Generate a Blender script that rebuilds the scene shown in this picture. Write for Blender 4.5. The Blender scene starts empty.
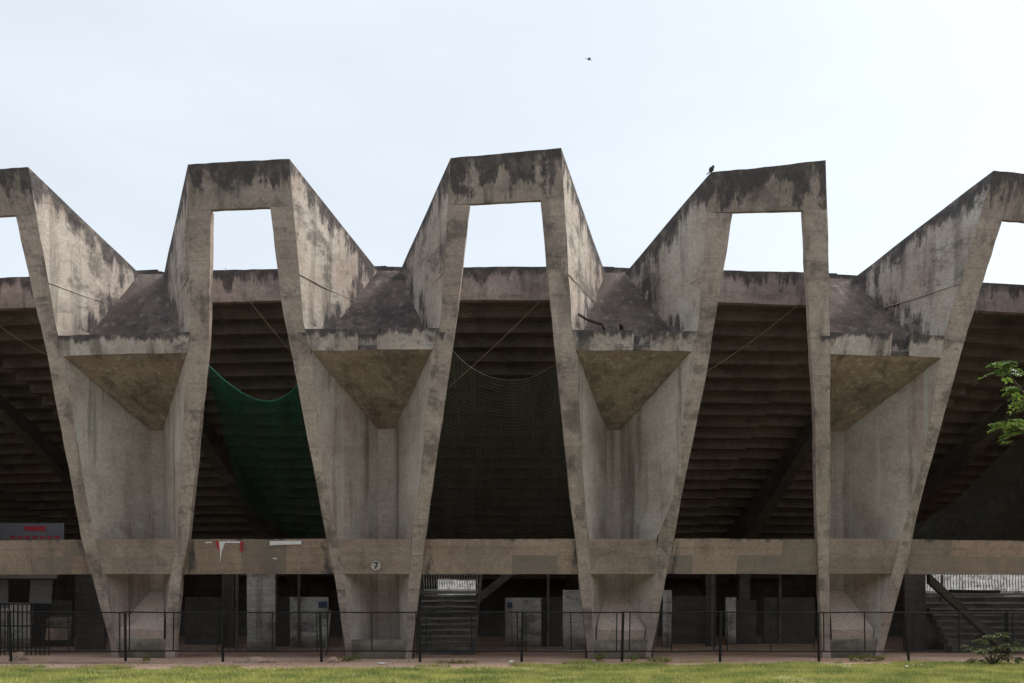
import bpy, bmesh, math, random
import numpy as np
from mathutils import Vector, noise, Matrix

random.seed(7)
scene = bpy.context.scene
C = scene.collection
F, CX, HZ, EYE = 1000.0, 512.0, 600.0, 1.6
R_PLAN, XC = 85.0, -0.5

# ------------------------------------------------------------------ helpers
def Y0(X): return 27.0 + (X - XC) ** 2 / (2 * R_PLAN)
LEAN = 0.19
def P(x, y, off=0.0):
    """picture point -> point on the outward leaning front of the frames"""
    Y = 28.0
    for _ in range(12):
        X = (x - CX) / F * Y; H = EYE + (HZ - y) / F * Y
        Y = Y0(X) - LEAN * H + off
    return Vector((X, Y, H))
def S(x, y, d=1.0):
    Y = 29.0
    for _ in range(8):
        X = (x - CX) / F * Y
        Y = Y0(X) + d
    return Vector((X, Y, EYE + (HZ - y) / F * Y))
def at(x, y, Y): return Vector(((x - CX) / F * Y, Y, EYE + (HZ - y) / F * Y))

class MB:
    def __init__(s): s.v = []; s.f = []; s.d = []; s.m = []
    def vert(s, p, d=99.0): s.v.append(tuple(p)); s.d.append(d); return len(s.v) - 1
    def face(s, pts, d=None, m=0):
        idx = [s.vert(p, (d[i] if d else 99.0)) for i, p in enumerate(pts)]
        s.f.append(idx); s.m.append(m)
    def grid(s, rows, drows=None, m=0):
        ids = []
        for i, r in enumerate(rows):
            ids.append([s.vert(p, drows[i][j] if drows else 99.0) for j, p in enumerate(r)])
        for i in range(len(ids) - 1):
            for j in range(len(ids[0]) - 1):
                s.f.append([ids[i][j], ids[i + 1][j], ids[i + 1][j + 1], ids[i][j + 1]]); s.m.append(m)
    def quad(s, a, b, c, e, da=99., db=99., dc=99., de=99., step=0.3, m=0):
        """a b along the top, e c along the bottom"""
        a, b, c, e = Vector(a), Vector(b), Vector(c), Vector(e)
        nu = max(1, min(60, int(max((b - a).length, (c - e).length) / step)))
        nv = max(1, min(60, int(max((e - a).length, (c - b).length) / step)))
        rows = []; dr = []
        for i in range(nv + 1):
            t = i / nv; l = a.lerp(e, t); r = b.lerp(c, t); dl = da + (de - da) * t; drr = db + (dc - db) * t
            rows.append([l.lerp(r, j / nu) for j in range(nu + 1)])
            dr.append([dl + (drr - dl) * j / nu for j in range(nu + 1)])
        s.grid(rows, dr, m)
    def hexa(s, bot, top, dtop=None, step=0.3, m=0):
        """bot, top: 4 points each, counter-clockwise seen from above; index 0-1 is the front edge"""
        hgt = (Vector(top[0]) - Vector(bot[0])).length
        d0, d1 = (0.0, hgt) if dtop else (99., 99.)
        for i in range(4):
            j = (i + 1) % 4
            s.quad(top[i], top[j], bot[j], bot[i], d0, d0, d1, d1, step, m)
        s.quad(top[0], top[1], top[2], top[3], d0, d0, d0, d0, step, m)
        s.quad(bot[3], bot[2], bot[1], bot[0], step=step, m=m)
    def box(s, x0, y0, z0, x1, y1, z1, step=0.6, m=0):
        s.hexa([(x0, y0, z0), (x1, y0, z0), (x1, y1, z0), (x0, y1, z0)],
               [(x0, y0, z1), (x1, y0, z1), (x1, y1, z1), (x0, y1, z1)], step=step, m=m)
    def tube(s, pts, rad, n=6, m=0, cap=True):
        pts = [Vector(p) for p in pts]
        rads = rad if isinstance(rad, (list, tuple)) else [rad] * len(pts)
        rings = []
        for i, p in enumerate(pts):
            t = (pts[min(i + 1, len(pts) - 1)] - pts[max(i - 1, 0)]).normalized()
            u = t.cross(Vector((0, 0, 1)))
            if u.length < 1e-3: u = t.cross(Vector((1, 0, 0)))
            u.normalize(); w = t.cross(u)
            rings.append([s.vert(p + (u * math.cos(2 * math.pi * k / n) + w * math.sin(2 * math.pi * k / n)) * rads[i]) for k in range(n)])
        for i in range(len(rings) - 1):
            for k in range(n):
                s.f.append([rings[i][k], rings[i][(k + 1) % n], rings[i + 1][(k + 1) % n], rings[i + 1][k]]); s.m.append(m)
        if cap:
            s.f.append(list(rings[0])[::-1]); s.m.append(m); s.f.append(list(rings[-1])); s.m.append(m)
    def build(s, name, mats, parent=None, jitter=0.0, smooth=False, loc=None):
        if not isinstance(mats, (list, tuple)): mats = [mats]
        vs = s.v
        if jitter:
            out = []
            for p in vs:
                q = Vector(p)
                n1 = noise.noise_vector(q * 0.7) * jitter * 1.3
                n2 = noise.noise_vector(q * 3.1 + Vector((9, 3, 5))) * jitter
                n3 = noise.noise_vector(q * 7.7 + Vector((2, 8, 1))) * jitter * 0.8
                out.append(tuple(q + n1 + n2 + n3))
            vs = out
        off = Vector(loc) if loc is not None else Vector((0, 0, 0))
        me = bpy.data.meshes.new(name)
        me.from_pydata([tuple(Vector(p) - off) for p in vs], [], s.f)
        a = me.attributes.new('dirt', 'FLOAT', 'POINT'); a.data.foreach_set('value', s.d)
        for mt in mats: me.materials.append(mt)
        me.polygons.foreach_set('material_index', s.m)
        if smooth: me.polygons.foreach_set('use_smooth', [True] * len(me.polygons))
        bm = bmesh.new(); bm.from_mesh(me)
        bmesh.ops.remove_doubles(bm, verts=bm.verts, dist=1e-5) if jitter == 0 and smooth else None
        bmesh.ops.recalc_face_normals(bm, faces=bm.faces)
        bm.to_mesh(me); bm.free()
        o = bpy.data.objects.new(name, me); C.objects.link(o)
        o.location = off
        if parent is not None:
            o.parent = parent; o.matrix_parent_inverse = PINV[parent.name]
            PINV[o.name] = (PINV_world(parent) @ Matrix.Translation(off)).inverted() if False else Matrix.Translation(off).inverted()
        else:
            PINV[o.name] = Matrix.Translation(off).inverted()
        return o
PINV = {}
def PINV_world(o): return Matrix.Identity(4)
def thing(name, label, cat, loc=(0, 0, 0), group=None):
    o = bpy.data.objects.new(name, None); C.objects.link(o); o.location = loc
    o.empty_display_size = 0.2
    PINV[o.name] = Matrix.Translation(Vector(loc)).inverted()
    return tag(o, label, cat, group)
def tag(o, label, cat, group=None):
    o['label'] = label; o['category'] = cat
    if group: o['group'] = group
    return o

# ------------------------------------------------------------------ materials
class NT:
    def __init__(s, name):
        s.mat = bpy.data.materials.new(name); s.mat.use_nodes = True
        s.t = s.mat.node_tree; s.b = s.t.nodes['Principled BSDF']
        s.out = s.t.nodes['Material Output']
        s.tc = s.n('ShaderNodeTexCoord')
        s.co = s.tc.outputs['Object']
    def n(s, ty, **kw):
        x = s.t.nodes.new(ty)
        for k, v in kw.items(): setattr(x, k, v)
        return x
    def L(s, a, b): s.t.links.new(a, b)
    def setin(s, sock, v):
        if hasattr(v, 'is_output'): s.L(v, sock)
        else: sock.default_value = v
    def math(s, op, a, b=0.0, c=None):
        x = s.n('ShaderNodeMath', operation=op)
        s.setin(x.inputs[0], a); s.setin(x.inputs[1], b)
        if c is not None: s.setin(x.inputs[2], c)
        return x.outputs[0]
    def noise(s, scale, detail=4, rough=0.55, vec=None, dist=0.0):
        x = s.n('ShaderNodeTexNoise'); x.inputs['Scale'].default_value = scale
        x.inputs['Detail'].default_value = detail; x.inputs['Roughness'].default_value = rough
        x.inputs['Distortion'].default_value = dist
        s.L(vec if vec is not None else s.co, x.inputs['Vector'])
        return x.outputs['Fac']
    def mapping(s, scale, loc=(0, 0, 0), rot=(0, 0, 0), vec=None):
        x = s.n('ShaderNodeMapping'); x.inputs['Scale'].default_value = scale
        x.inputs['Location'].default_value = loc; x.inputs['Rotation'].default_value = rot
        s.L(vec if vec is not None else s.co, x.inputs['Vector'])
        return x.outputs[0]
    def mr(s, v, a, b, c=0.0, d=1.0, smooth=True):
        x = s.n('ShaderNodeMapRange', interpolation_type='SMOOTHSTEP' if smooth else 'LINEAR')
        s.setin(x.inputs[0], v)
        for i, q in enumerate((a, b, c, d)): s.setin(x.inputs[i + 1], q)
        return x.outputs[0]
    def mix(s, fac, a, b, mode='MIX'):
        x = s.n('ShaderNodeMix', data_type='RGBA', blend_type=mode)
        s.setin(x.inputs[0], fac)
        for i, q in ((6, a), (7, b)):
            if isinstance(q, (tuple, list)): x.inputs[i].default_value = (*q[:3], 1)
            else: s.L(q, x.inputs[i])
        return x.outputs[2]
    def finish(s, col, rough=0.9, spec=0.2, bump=None, bstr=0.3, bdist=0.02):
        if isinstance(col, (tuple, list)): s.b.inputs['Base Color'].default_value = (*col[:3], 1)
        else: s.L(col, s.b.inputs['Base Color'])
        s.setin(s.b.inputs['Roughness'], rough)
        s.b.inputs['Specular IOR Level'].default_value = spec
        if bump is not None:
            x = s.n('ShaderNodeBump'); x.inputs['Strength'].default_value = bstr; x.inputs['Distance'].default_value = bdist
            s.L(bump, x.inputs['Height']); s.L(x.outputs[0], s.b.inputs['Normal'])
        return s.mat

def concrete(name, cA, cB, board=1.0, stain=0.0, stain_soft=0.3, blotch=0.0, zsplit=None, streaks=0.0, darkstreak=0.0, joints=0.0, patch=0.0, stain_col=(0.068, 0.063, 0.064), seed=0.0, warm=0.0, moss=0.0):
    t = NT(name)
    co = t.mapping((1, 1, 1), loc=(seed, seed * 1.7, seed * .6))
    big = t.noise(0.45, 4, 0.6, co)
    mid = t.noise(1.7, 7, 0.65, co, 0.3)
    fine = t.noise(14, 6, 0.7, co)
    grit = t.noise(70, 3, 0.7, co)
    col = t.mix(t.mr(t.math('ADD', t.math('MULTIPLY', big, 0.6), t.math('MULTIPLY', mid, 0.4)), 0.36, 0.64), cA, cB)
    # board marks: very long horizontal noise
    boards = t.noise(1.0, 3, 0.6, t.mapping((0.35, 0.35, 9.0), vec=co))
    col = t.mix(1.0, col, t.mix(t.mr(boards, 0.35, 0.65), (1 - .13 * board,) * 3, (1 + .08 * board, 1 + .075 * board, 1 + .06 * board)), 'MULTIPLY')
    col = t.mix(1.0, col, t.mix(t.mr(fine, 0.3, 0.7), (0.80, 0.80, 0.80), (1.14, 1.14, 1.13)), 'MULTIPLY')
    col = t.mix(0.6, col, t.mix(t.mr(grit, 0.3, 0.7), (0.87, 0.87, 0.87), (1.1, 1.1, 1.1)), 'MULTIPLY')
    drip = t.noise(1.0, 6, 0.68, t.mapping((2.8, 2.8, 0.55), vec=co), 0.15)
    if joints:
        sep = t.n('ShaderNodeSeparateXYZ'); t.L(co, sep.inputs[0])
        z = t.math('ADD', sep.outputs[2], t.math('MULTIPLY', mid, 0.03))
        fz = t.math('FRACT', t.math('DIVIDE', z, 0.93))
        line = t.math('SUBTRACT', 1.0, t.mr(fz, 0.0, 0.03))
        fx = t.math('FRACT', t.math('DIVIDE', t.math('ADD', sep.outputs[0], t.math('MULTIPLY', mid, 0.02)), 1.22))
        line = t.math('MAXIMUM', line, t.math('MULTIPLY', 0.6, t.math('SUBTRACT', 1.0, t.mr(fx, 0.0, 0.02))))
        col = t.mix(t.math('MULTIPLY', t.math('MULTIPLY', line, joints), t.mr(drip, .3, .6)), col, (0.05, 0.046, 0.04))
    hi_f = lo_f = 1.0
    if zsplit:
        sp_ = t.n('ShaderNodeSeparateXYZ'); t.L(t.co, sp_.inputs[0])
        hi_f = t.mr(sp_.outputs[2], zsplit - .8, zsplit + .4); lo_f = t.math('SUBTRACT', 1.0, hi_f)
    if streaks:
        st = t.noise(1.0, 3, 0.5, t.mapping((5.5, 5.5, 0.10), loc=(3, 1, 2), vec=co))
        col = t.mix(t.math('MULTIPLY', t.math('MULTIPLY', t.mr(st, 0.56, 0.70), streaks), lo_f), col, (0.43, 0.415, 0.385))
    if darkstreak:
        st = t.noise(1.0, 4, 0.6, t.mapping((2.2, 2.2, 0.13), loc=(7, 5, 1), vec=co))
        col = t.mix(t.math('MULTIPLY', t.mr(st, 0.52, 0.68), darkstreak), col, (0.07, 0.063, 0.055))
    if blotch:
        b = t.noise(0.70, 10, 0.72, t.mapping((1, 1, 1.5), loc=(4, 4, 4), vec=co), 0.4)
        b2 = t.noise(5.5, 5, 0.7, co)
        m = t.mr(t.math('ADD', b, t.math('MULTIPLY', t.math('SUBTRACT', b2, 0.5), 0.26)), 0.49, 0.62)
        col = t.mix(t.math('MULTIPLY', t.math('MULTIPLY', m, blotch), t.math('MAXIMUM', hi_f, .25)), col, (0.055, 0.05, 0.05))
    if patch:   # repair patches and rust bleed
        cell = t.n('ShaderNodeTexWhiteNoise', noise_dimensions='2D')
        sp2 = t.n('ShaderNodeSeparateXYZ'); t.L(t.co, sp2.inputs[0])
        wob = t.math('MULTIPLY', t.math('SUBTRACT', mid, .5), .12)
        cb = t.n('ShaderNodeCombineXYZ')
        t.L(t.math('FLOOR', t.math('DIVIDE', t.math('ADD', sp2.outputs[0], wob), 1.21)), cb.inputs[0])
        t.L(t.math('FLOOR', t.math('DIVIDE', t.math('ADD', sp2.outputs[2], wob), 0.56)), cb.inputs[1])
        t.L(cb.outputs[0], cell.inputs['Vector'])
        pm = t.math('MULTIPLY', t.mr(cell.outputs['Value'], 0.62, 0.66), t.mr(mid, .3, .55, .35, 1.0))
        col = t.mix(t.math('MULTIPLY', pm, patch * .75), col, (0.135, 0.13, 0.115))
        pm = t.math('MULTIPLY', t.mr(cell.outputs['Value'], 0.30, 0.26), t.mr(fine, .3, .6, .3, 1.0))
        col = t.mix(t.math('MULTIPLY', pm, patch * .5), col, (0.34, 0.27, 0.225))
        b = t.noise(1.3, 4, 0.6, t.mapping((1, 1, 1), loc=(1, 12, 3), vec=co))
        col = t.mix(t.math('MULTIPLY', t.mr(b, 0.54, 0.72), patch * .7), col, (0.31, 0.22, 0.185))
    if stain:
        at_ = t.n('ShaderNodeAttribute', attribute_name='dirt')
        d = at_.outputs['Fac']
        reach = t.math('MULTIPLY', t.mr(drip, 0.30, 0.74, 0.12, 1.0), stain * 1.6)
        reach = t.math('ADD', reach, t.math('MULTIPLY', t.math('SUBTRACT', mid, 0.5), stain * 0.8))
        rag = t.noise(4.2, 8, 0.72, t.mapping((1, 1, 0.7), loc=(5, 2, 9), vec=co))
        reach = t.math('ADD', reach, t.math('MULTIPLY', t.math('SUBTRACT', rag, 0.5), stain * 1.3))
        m = t.mr(t.math('SUBTRACT', reach, d), -stain_soft * 0.14, stain_soft * .50)
        m = t.math('MULTIPLY', m, t.mr(fine, 0.25, 0.5, 0.6, 1.0))
        m = t.math('MULTIPLY', m, t.mr(rag, 0.3, 0.58, 0.62, 0.97))
        col = t.mix(m, col, stain_col)
    if moss:
        at2 = t.n('ShaderNodeSeparateXYZ'); t.L(t.co, at2.inputs[0])
        g = t.mr(t.math('ADD', at2.outputs[2], t.math('MULTIPLY', t.math('SUBTRACT', mid, .5), 0.9)), 0.55, 0.05)
        col = t.mix(t.math('MULTIPLY', g, moss), col, (0.10, 0.085, 0.06))
    h = t.math('ADD', t.math('MULTIPLY', fine, 0.6), t.math('ADD', t.math('MULTIPLY', grit, 0.35), t.math('MULTIPLY', boards, 0.4 * board)))
    return t.finish(col, 0.93, 0.12, h, 0.45, 0.018)

M = {}
M['leg'] = concrete('leg_concrete', (0.318, 0.262, 0.228), (0.424, 0.357, 0.311), board=.6, blotch=0.55, darkstreak=0.35, stain=0.30, joints=0.5, seed=0)
M['crown'] = concrete('crown_concrete', (0.265, 0.222, 0.194), (0.372, 0.315, 0.275), board=.4, stain=0.78, stain_soft=0.6, blotch=0.45, darkstreak=0.55, seed=3.1)
M['plate'] = concrete('plate_concrete', (0.365, 0.298, 0.262), (0.500, 0.458, 0.413), board=.25, stain=0.58, stain_soft=0.6, blotch=0.58, zsplit=9.2, streaks=0.85, darkstreak=0.5, seed=6.3)
M['spine'] = concrete('spine_concrete', (0.323, 0.273, 0.243), (0.444, 0.379, 0.343), board=.4, streaks=0.35, darkstreak=0.55, seed=2.3)
M['ledge'] = concrete('ledge_concrete', (0.356, 0.304, 0.272), (0.500, 0.448, 0.411), board=.4, stain=0.22, stain_soft=0.22, blotch=0.75, darkstreak=0.6, seed=8.8)
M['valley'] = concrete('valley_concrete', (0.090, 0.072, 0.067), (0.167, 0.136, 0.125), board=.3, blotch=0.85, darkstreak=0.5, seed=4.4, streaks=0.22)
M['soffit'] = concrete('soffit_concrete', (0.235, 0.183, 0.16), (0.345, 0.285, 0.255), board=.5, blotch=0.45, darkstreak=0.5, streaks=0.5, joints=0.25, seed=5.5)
M['beam'] = concrete('beam_concrete', (0.277, 0.206, 0.163), (0.376, 0.291, 0.234), board=.6, stain=0.17, stain_soft=0.2, blotch=0.25, joints=0.6, patch=0.75, darkstreak=0.25, seed=1.2)
M['spandrel'] = concrete('spandrel_concrete', (0.264, 0.206, 0.170), (0.355, 0.287, 0.243), board=.6, blotch=0.3, joints=0.2, darkstreak=0.2, patch=0.35, seed=9.2)
M['parapet'] = concrete('parapet_concrete', (0.300, 0.245, 0.232), (0.434, 0.356, 0.334), board=.5, stain=0.42, stain_soft=0.4, darkstreak=0.6, blotch=0.35, seed=7.7)
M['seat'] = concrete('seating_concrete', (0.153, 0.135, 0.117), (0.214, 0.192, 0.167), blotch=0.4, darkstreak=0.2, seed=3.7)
M['foot'] = concrete('footing_concrete', (0.43, 0.34, 0.29), (0.53, 0.43, 0.37), board=.3, blotch=0.2, seed=2.9, moss=0.6)
M['plinth'] = concrete('plinth_concrete', (0.22, 0.205, 0.175), (0.32, 0.305, 0.265), blotch=0.55, darkstreak=0.3, seed=6.9, moss=0.6)
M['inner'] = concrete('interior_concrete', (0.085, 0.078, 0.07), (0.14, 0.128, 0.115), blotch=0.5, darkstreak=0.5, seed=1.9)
M['palewall'] = concrete('limewashed_wall', (0.46, 0.45, 0.43), (0.66, 0.65, 0.62), blotch=0.6, darkstreak=0.5, seed=5.1, moss=0.8)
M['stair'] = concrete('stair_concrete', (0.13, 0.12, 0.107), (0.21, 0.195, 0.172), blotch=0.6, darkstreak=0.4, seed=4.9)

def plain(name, col, rough=0.7, metal=0.0, var=0.25, scale=6, spec=0.3):
    t = NT(name)
    n = t.noise(scale, 5, 0.6)
    a = tuple(c * (1 - var) for c in col); b = tuple(min(1, c * (1 + var)) for c in col)
    c = t.mix(t.mr(n, 0.3, 0.7), a, b)
    t.b.inputs['Metallic'].default_value = metal
    return t.finish(c, rough, spec, n, 0.15, 0.01)
M['iron'] = plain('black_painted_iron', (0.008, 0.0075, 0.0075), 0.55)
M['wire'] = plain('dull_wire', (0.05, 0.048, 0.046), 0.6)
M['rust'] = plain('rusty_steel', (0.045, 0.03, 0.024), 0.85, var=0.5, scale=20)
M['rope'] = plain('fibre_rope', (0.13, 0.10, 0.065), 0.9)
M['whitepaint'] = plain('white_paint', (0.62, 0.61, 0.60), 0.7, var=0.1)
M['worn_white'] = plain('worn_white_paint', (0.40, 0.39, 0.37), 0.8, var=.3, scale=14)
M['greypaint'] = plain('grey_board', (0.16, 0.16, 0.165), 0.6, var=0.12)
M['black'] = plain('black_paint', (0.02, 0.02, 0.02), 0.7)
M['red'] = plain('red_print', (0.34, 0.03, 0.045), 0.6, var=0.15)
M['blue'] = plain('blue_print', (0.06, 0.085, 0.15), 0.6, var=0.15)
M['paper'] = plain('torn_paper', (0.66, 0.65, 0.66), 0.85, var=0.12, scale=12)
M['banner'] = plain('banner_vinyl', (0.14, 0.138, 0.15), 0.6, var=0.1)
M['bird'] = plain('dark_feathers', (0.045, 0.042, 0.042), 0.8, var=0.4, scale=30)
M['stone'] = concrete('field_stone', (0.309, 0.231, 0.176), (0.458, 0.341, 0.267), blotch=0.3, seed=3.3)
M['bark'] = concrete('tree_bark', (0.07, 0.055, 0.04), (0.13, 0.10, 0.075), darkstreak=0.7, seed=2.2)

def leafmat(name, a, b, c):
    t = NT(name)
    n = t.noise(0.9, 4, 0.65); n2 = t.noise(17, 3, 0.7)
    col = t.mix(t.mr(n, 0.35, 0.65), a, b)
    col = t.mix(t.mr(n2, 0.5, 0.75), col, c)
    m = t.finish(col, 0.5, 0.35)
    t.b.inputs['Subsurface Weight'].default_value = 0.0
    tr = t.n('ShaderNodeBsdfTranslucent'); t.L(col, tr.inputs['Color'])
    mx = t.n('ShaderNodeMixShader'); mx.inputs[0].default_value = 0.35
    t.L(t.b.outputs[0], mx.inputs[1]); t.L(tr.outputs[0], mx.inputs[2]); t.L(mx.outputs[0], t.out.inputs['Surface'])
    return m
M['leaf'] = leafmat('tree_leaf', (0.07, 0.15, 0.03), (0.22, 0.34, 0.06), (0.42, 0.48, 0.10))
M['bushleaf'] = leafmat('bush_leaf', (0.06, 0.09, 0.03), (0.13, 0.155, 0.06), (0.21, 0.21, 0.09))
M['blockerleaf'] = leafmat('blocker_leaf', (0.035, 0.05, 0.022), (0.06, 0.075, 0.032), (0.08, 0.085, 0.04))
M['grass'] = leafmat('grass_blade', (0.15, 0.215, 0.055), (0.46, 0.46, 0.14), (0.58, 0.53, 0.22))

def netmat(name, col, base_a, cell=0.115, shade_lo=.75):
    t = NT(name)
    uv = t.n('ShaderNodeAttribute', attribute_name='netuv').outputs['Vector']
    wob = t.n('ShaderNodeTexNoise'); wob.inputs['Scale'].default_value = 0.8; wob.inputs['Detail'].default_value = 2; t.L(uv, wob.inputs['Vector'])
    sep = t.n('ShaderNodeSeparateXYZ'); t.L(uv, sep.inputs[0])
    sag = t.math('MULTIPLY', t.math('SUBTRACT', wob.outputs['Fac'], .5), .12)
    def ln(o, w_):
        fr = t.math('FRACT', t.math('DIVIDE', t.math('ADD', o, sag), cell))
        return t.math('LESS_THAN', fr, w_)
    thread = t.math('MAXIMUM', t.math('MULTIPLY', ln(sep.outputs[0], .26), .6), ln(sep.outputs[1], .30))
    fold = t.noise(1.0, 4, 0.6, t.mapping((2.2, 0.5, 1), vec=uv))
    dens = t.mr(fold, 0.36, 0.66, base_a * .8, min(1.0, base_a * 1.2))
    thin = t.mr(sep.outputs[1], -5.6, -0.6, shade_lo, 1.0, False)  # opacity drops toward the bottom, standing in for shade inside the bay
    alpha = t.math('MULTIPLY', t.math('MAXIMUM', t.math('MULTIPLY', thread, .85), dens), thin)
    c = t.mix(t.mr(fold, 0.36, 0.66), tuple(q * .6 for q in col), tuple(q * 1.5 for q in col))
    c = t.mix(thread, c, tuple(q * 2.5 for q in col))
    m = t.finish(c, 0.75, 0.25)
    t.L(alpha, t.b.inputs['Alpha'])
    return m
M['netgreen'] = netmat('green_net', (0.010, 0.068, 0.052), 0.74, shade_lo=.50)
M['netdark'] = netmat('weathered_net', (0.030, 0.031, 0.024), 0.88, shade_lo=.75)

M['bouncepaving'] = plain('bounce_paving', (0.20, 0.185, 0.165), 0.9, var=.3, scale=3)  # grey for unseen ground added to steer bounce light
# soil and lawn
t = NT('bare_soil')
n1 = t.noise(0.5, 5, 0.6); n2 = t.noise(5, 6, 0.7); n3 = t.noise(40, 4, 0.7)
c = t.mix(t.mr(n1, 0.35, 0.65), (0.46, 0.27, 0.185), (0.60, 0.40, 0.30))
c = t.mix(t.mr(n2, 0.45, 0.7), c, (0.55, 0.46, 0.39))
c = t.mix(1.0, c, t.mix(n3, (0.7, 0.7, 0.7), (1.25, 1.25, 1.25)), 'MULTIPLY')
M['soil'] = t.finish(c, 0.95, 0.1, t.math('ADD', n2, t.math('MULTIPLY', n3, 0.4)), 0.7, 0.05)
t = NT('lawn_turf')
n1 = t.noise(0.35, 5, 0.6, t.mapping((0.6, 1.5, 1))); n2 = t.noise(4, 6, 0.7); n3 = t.noise(45, 4, 0.7)
c = t.mix(t.mr(n1, 0.35, 0.65), (0.16, 0.185, 0.06), (0.36, 0.34, 0.135))
c = t.mix(t.mr(n2, 0.55, 0.72), c, (0.24, 0.19, 0.09))
c = t.mix(1.0, c, t.mix(n3, (0.6, 0.6, 0.6), (1.3, 1.3, 1.3)), 'MULTIPLY')
M['turf'] = t.finish(c, 0.95, 0.1, n3, 0.6, 0.04)

# ------------------------------------------------------------------ measured frames
# per pier: left / right fold edge, left / right bay edge, spine, ledge, valley
PIERS = [
 dict(fl=[(28,167),(58,334),(64,357),(83.5,480),(95,540),(103,574),(113,628),(118,658)],
      bl=[(15.5,215),(28,271),(47,353),(82,540),(91.5,574),(111,648),(111,662)],
      fr=[(187.5,164),(190,334),(187,354),(177,540),(171,574),(167,628),(165,658)],
      br=[(211,210),(208.5,335),(204,380),(188,540),(181.7,574),(174.5,655),(174.5,662)],
      sp=(151,163), v=(274,274), lt=334, lb=354.5, ap=431, sl=0.24, vx=(140, 164), foot=True, notch=None),
 dict(fl=[(289,159),(304,328),(311,350),(322,460),(337,538),(343.6,574),(350,640),(351,658)],
      bl=[(270,207),(281,300),(312,460),(326,538),(334,575),(345.6,650),(345.6,662)],
      fr=[(450.5,158.5),(440,328),(432.5,350),(422,460),(412,538),(409.5,573),(407,640),(406,658)],
      br=[(470,204),(454.8,330),(435.7,460),(425.3,538),(421,575),(411.5,652),(411.5,662)],
      sp=(378,394), v=(271,271), lt=328.5, lb=350, ap=429, sl=0.24, vx=(378.5, 400), foot=False, notch=(357, 378)),
 dict(fl=[(561.3,148),(572,328),(576,350),(585,500),(589,538),(590,573),(593,630),(593,658)],
      bl=[(541,199),(553.2,330),(570.3,500),(576,540),(578.7,574),(587,650),(587,662)],
      fr=[(711,172),(697.5,333),(691.5,352),(673,500),(657,538),(655.6,573),(651,630),(647,658)],
      br=[(733,213),(715,320),(707,370),(681,500),(674,538),(666.5,575),(651,655),(651,662)],
      sp=(607,620.5), v=(273,273), lt=330.5, lb=350.5, ap=430, sl=0.22, vx=(605, 625.5), foot=True, notch=(634, 652)),
 dict(fl=[(825.6,160.5),(830,332),(830.5,356),(830,500),(829.3,540),(829.3,573),(830,630),(831,658)],
      bl=[(803.5,209),(810.5,335),(815,420),(816.4,520),(817.6,540),(818.6,575),(823,650),(823,662)],
      fr=[(993.4,170.5),(944,337),(941,358),(922,465),(901,538),(892,573),(880,630),(876,658)],
      br=[(1002.6,219),(964,342),(948,400),(921,500),(911.8,540),(903.6,575),(884,648),(884,662)],
      sp=(830,844), v=(279,279), lt=334.5, lb=356.5, ap=431, sl=0.24, vx=(829, 852), foot=True, notch=(892, 911)),
]
def lerp_h(poly, H):
    """point of a 3-D polyline (descending heights) at height H"""
    if H >= poly[0].z:
        a, b = poly[0], poly[1]
    elif H <= poly[-1].z:
        a, b = poly[-2], poly[-1]
    else:
        for a, b in zip(poly, poly[1:]):
            if a.z >= H >= b.z: break
    tt = (H - a.z) / (b.z - a.z) if abs(b.z - a.z) > 1e-6 else 0
    return a + (b - a) * tt
D3 = []
for q in PIERS:
    e = {}
    for k in ('fl', 'bl', 'fr', 'br'): e[k] = [P(*p) for p in q[k]]
    e['sl'] = S(q['sp'][0], q['v'][0] + 0); e['sr'] = S(q['sp'][1], q['v'][1])
    vw = 4.0
    e['vl'] = S(q['vx'][0], q['v'][0]); e['vr'] = S(q['vx'][1], q['v'][1])
    m = lambda y: P(0.5 * (q['fl'][0][0] + q['fr'][0][0]), y).z
    e['lt'] = m(q['lt']); e['lb'] = m(q['lb']); e['ap'] = S(q['sp'][0], q['ap']).z
    e['bt'] = m(539); e['bb'] = m(574); e['sfr'] = q['sl']; e['foot'] = q['foot']
    e['notch'] = None if not q['notch'] else tuple(P(x, q['lt']).x for x in q['notch'])
    D3.append(e)
def shifted(e, dx, dy, ):
    g = {}
    for k, v in e.items():
        if isinstance(v, list): g[k] = [p + Vector((dx, dy, 0)) for p in v]
        elif isinstance(v, Vector): g[k] = v + Vector((dx, dy, 0))
        else: g[k] = v
    g['notch'] = None
    return g
D3 = [shifted(D3[0], -13.8, 2.75), shifted(D3[0], -6.9, 1.10)] + D3 + [shifted(D3[3], 6.85, 1.12), shifted(D3[3], 13.7, 2.7)]

stadium = thing('stadium', 'brutalist raw concrete stadium stand with a row of V shaped folded piers and portal crowns', 'stadium', (0, 29, 0))
JIT = 0.013
def levels(a, b, step=0.35):
    n = max(1, int(abs(a - b) / step)); return [a + (b - a) * i / n for i in range(n + 1)]
TH = 0.24
up = Vector((0, 0, 1))
def pt_line_dist(p, a, b):
    ab = b - a; tt = max(0, min(1, (p - a).dot(ab) / ab.dot(ab)))
    return (p - (a + ab * tt)).length

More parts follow.
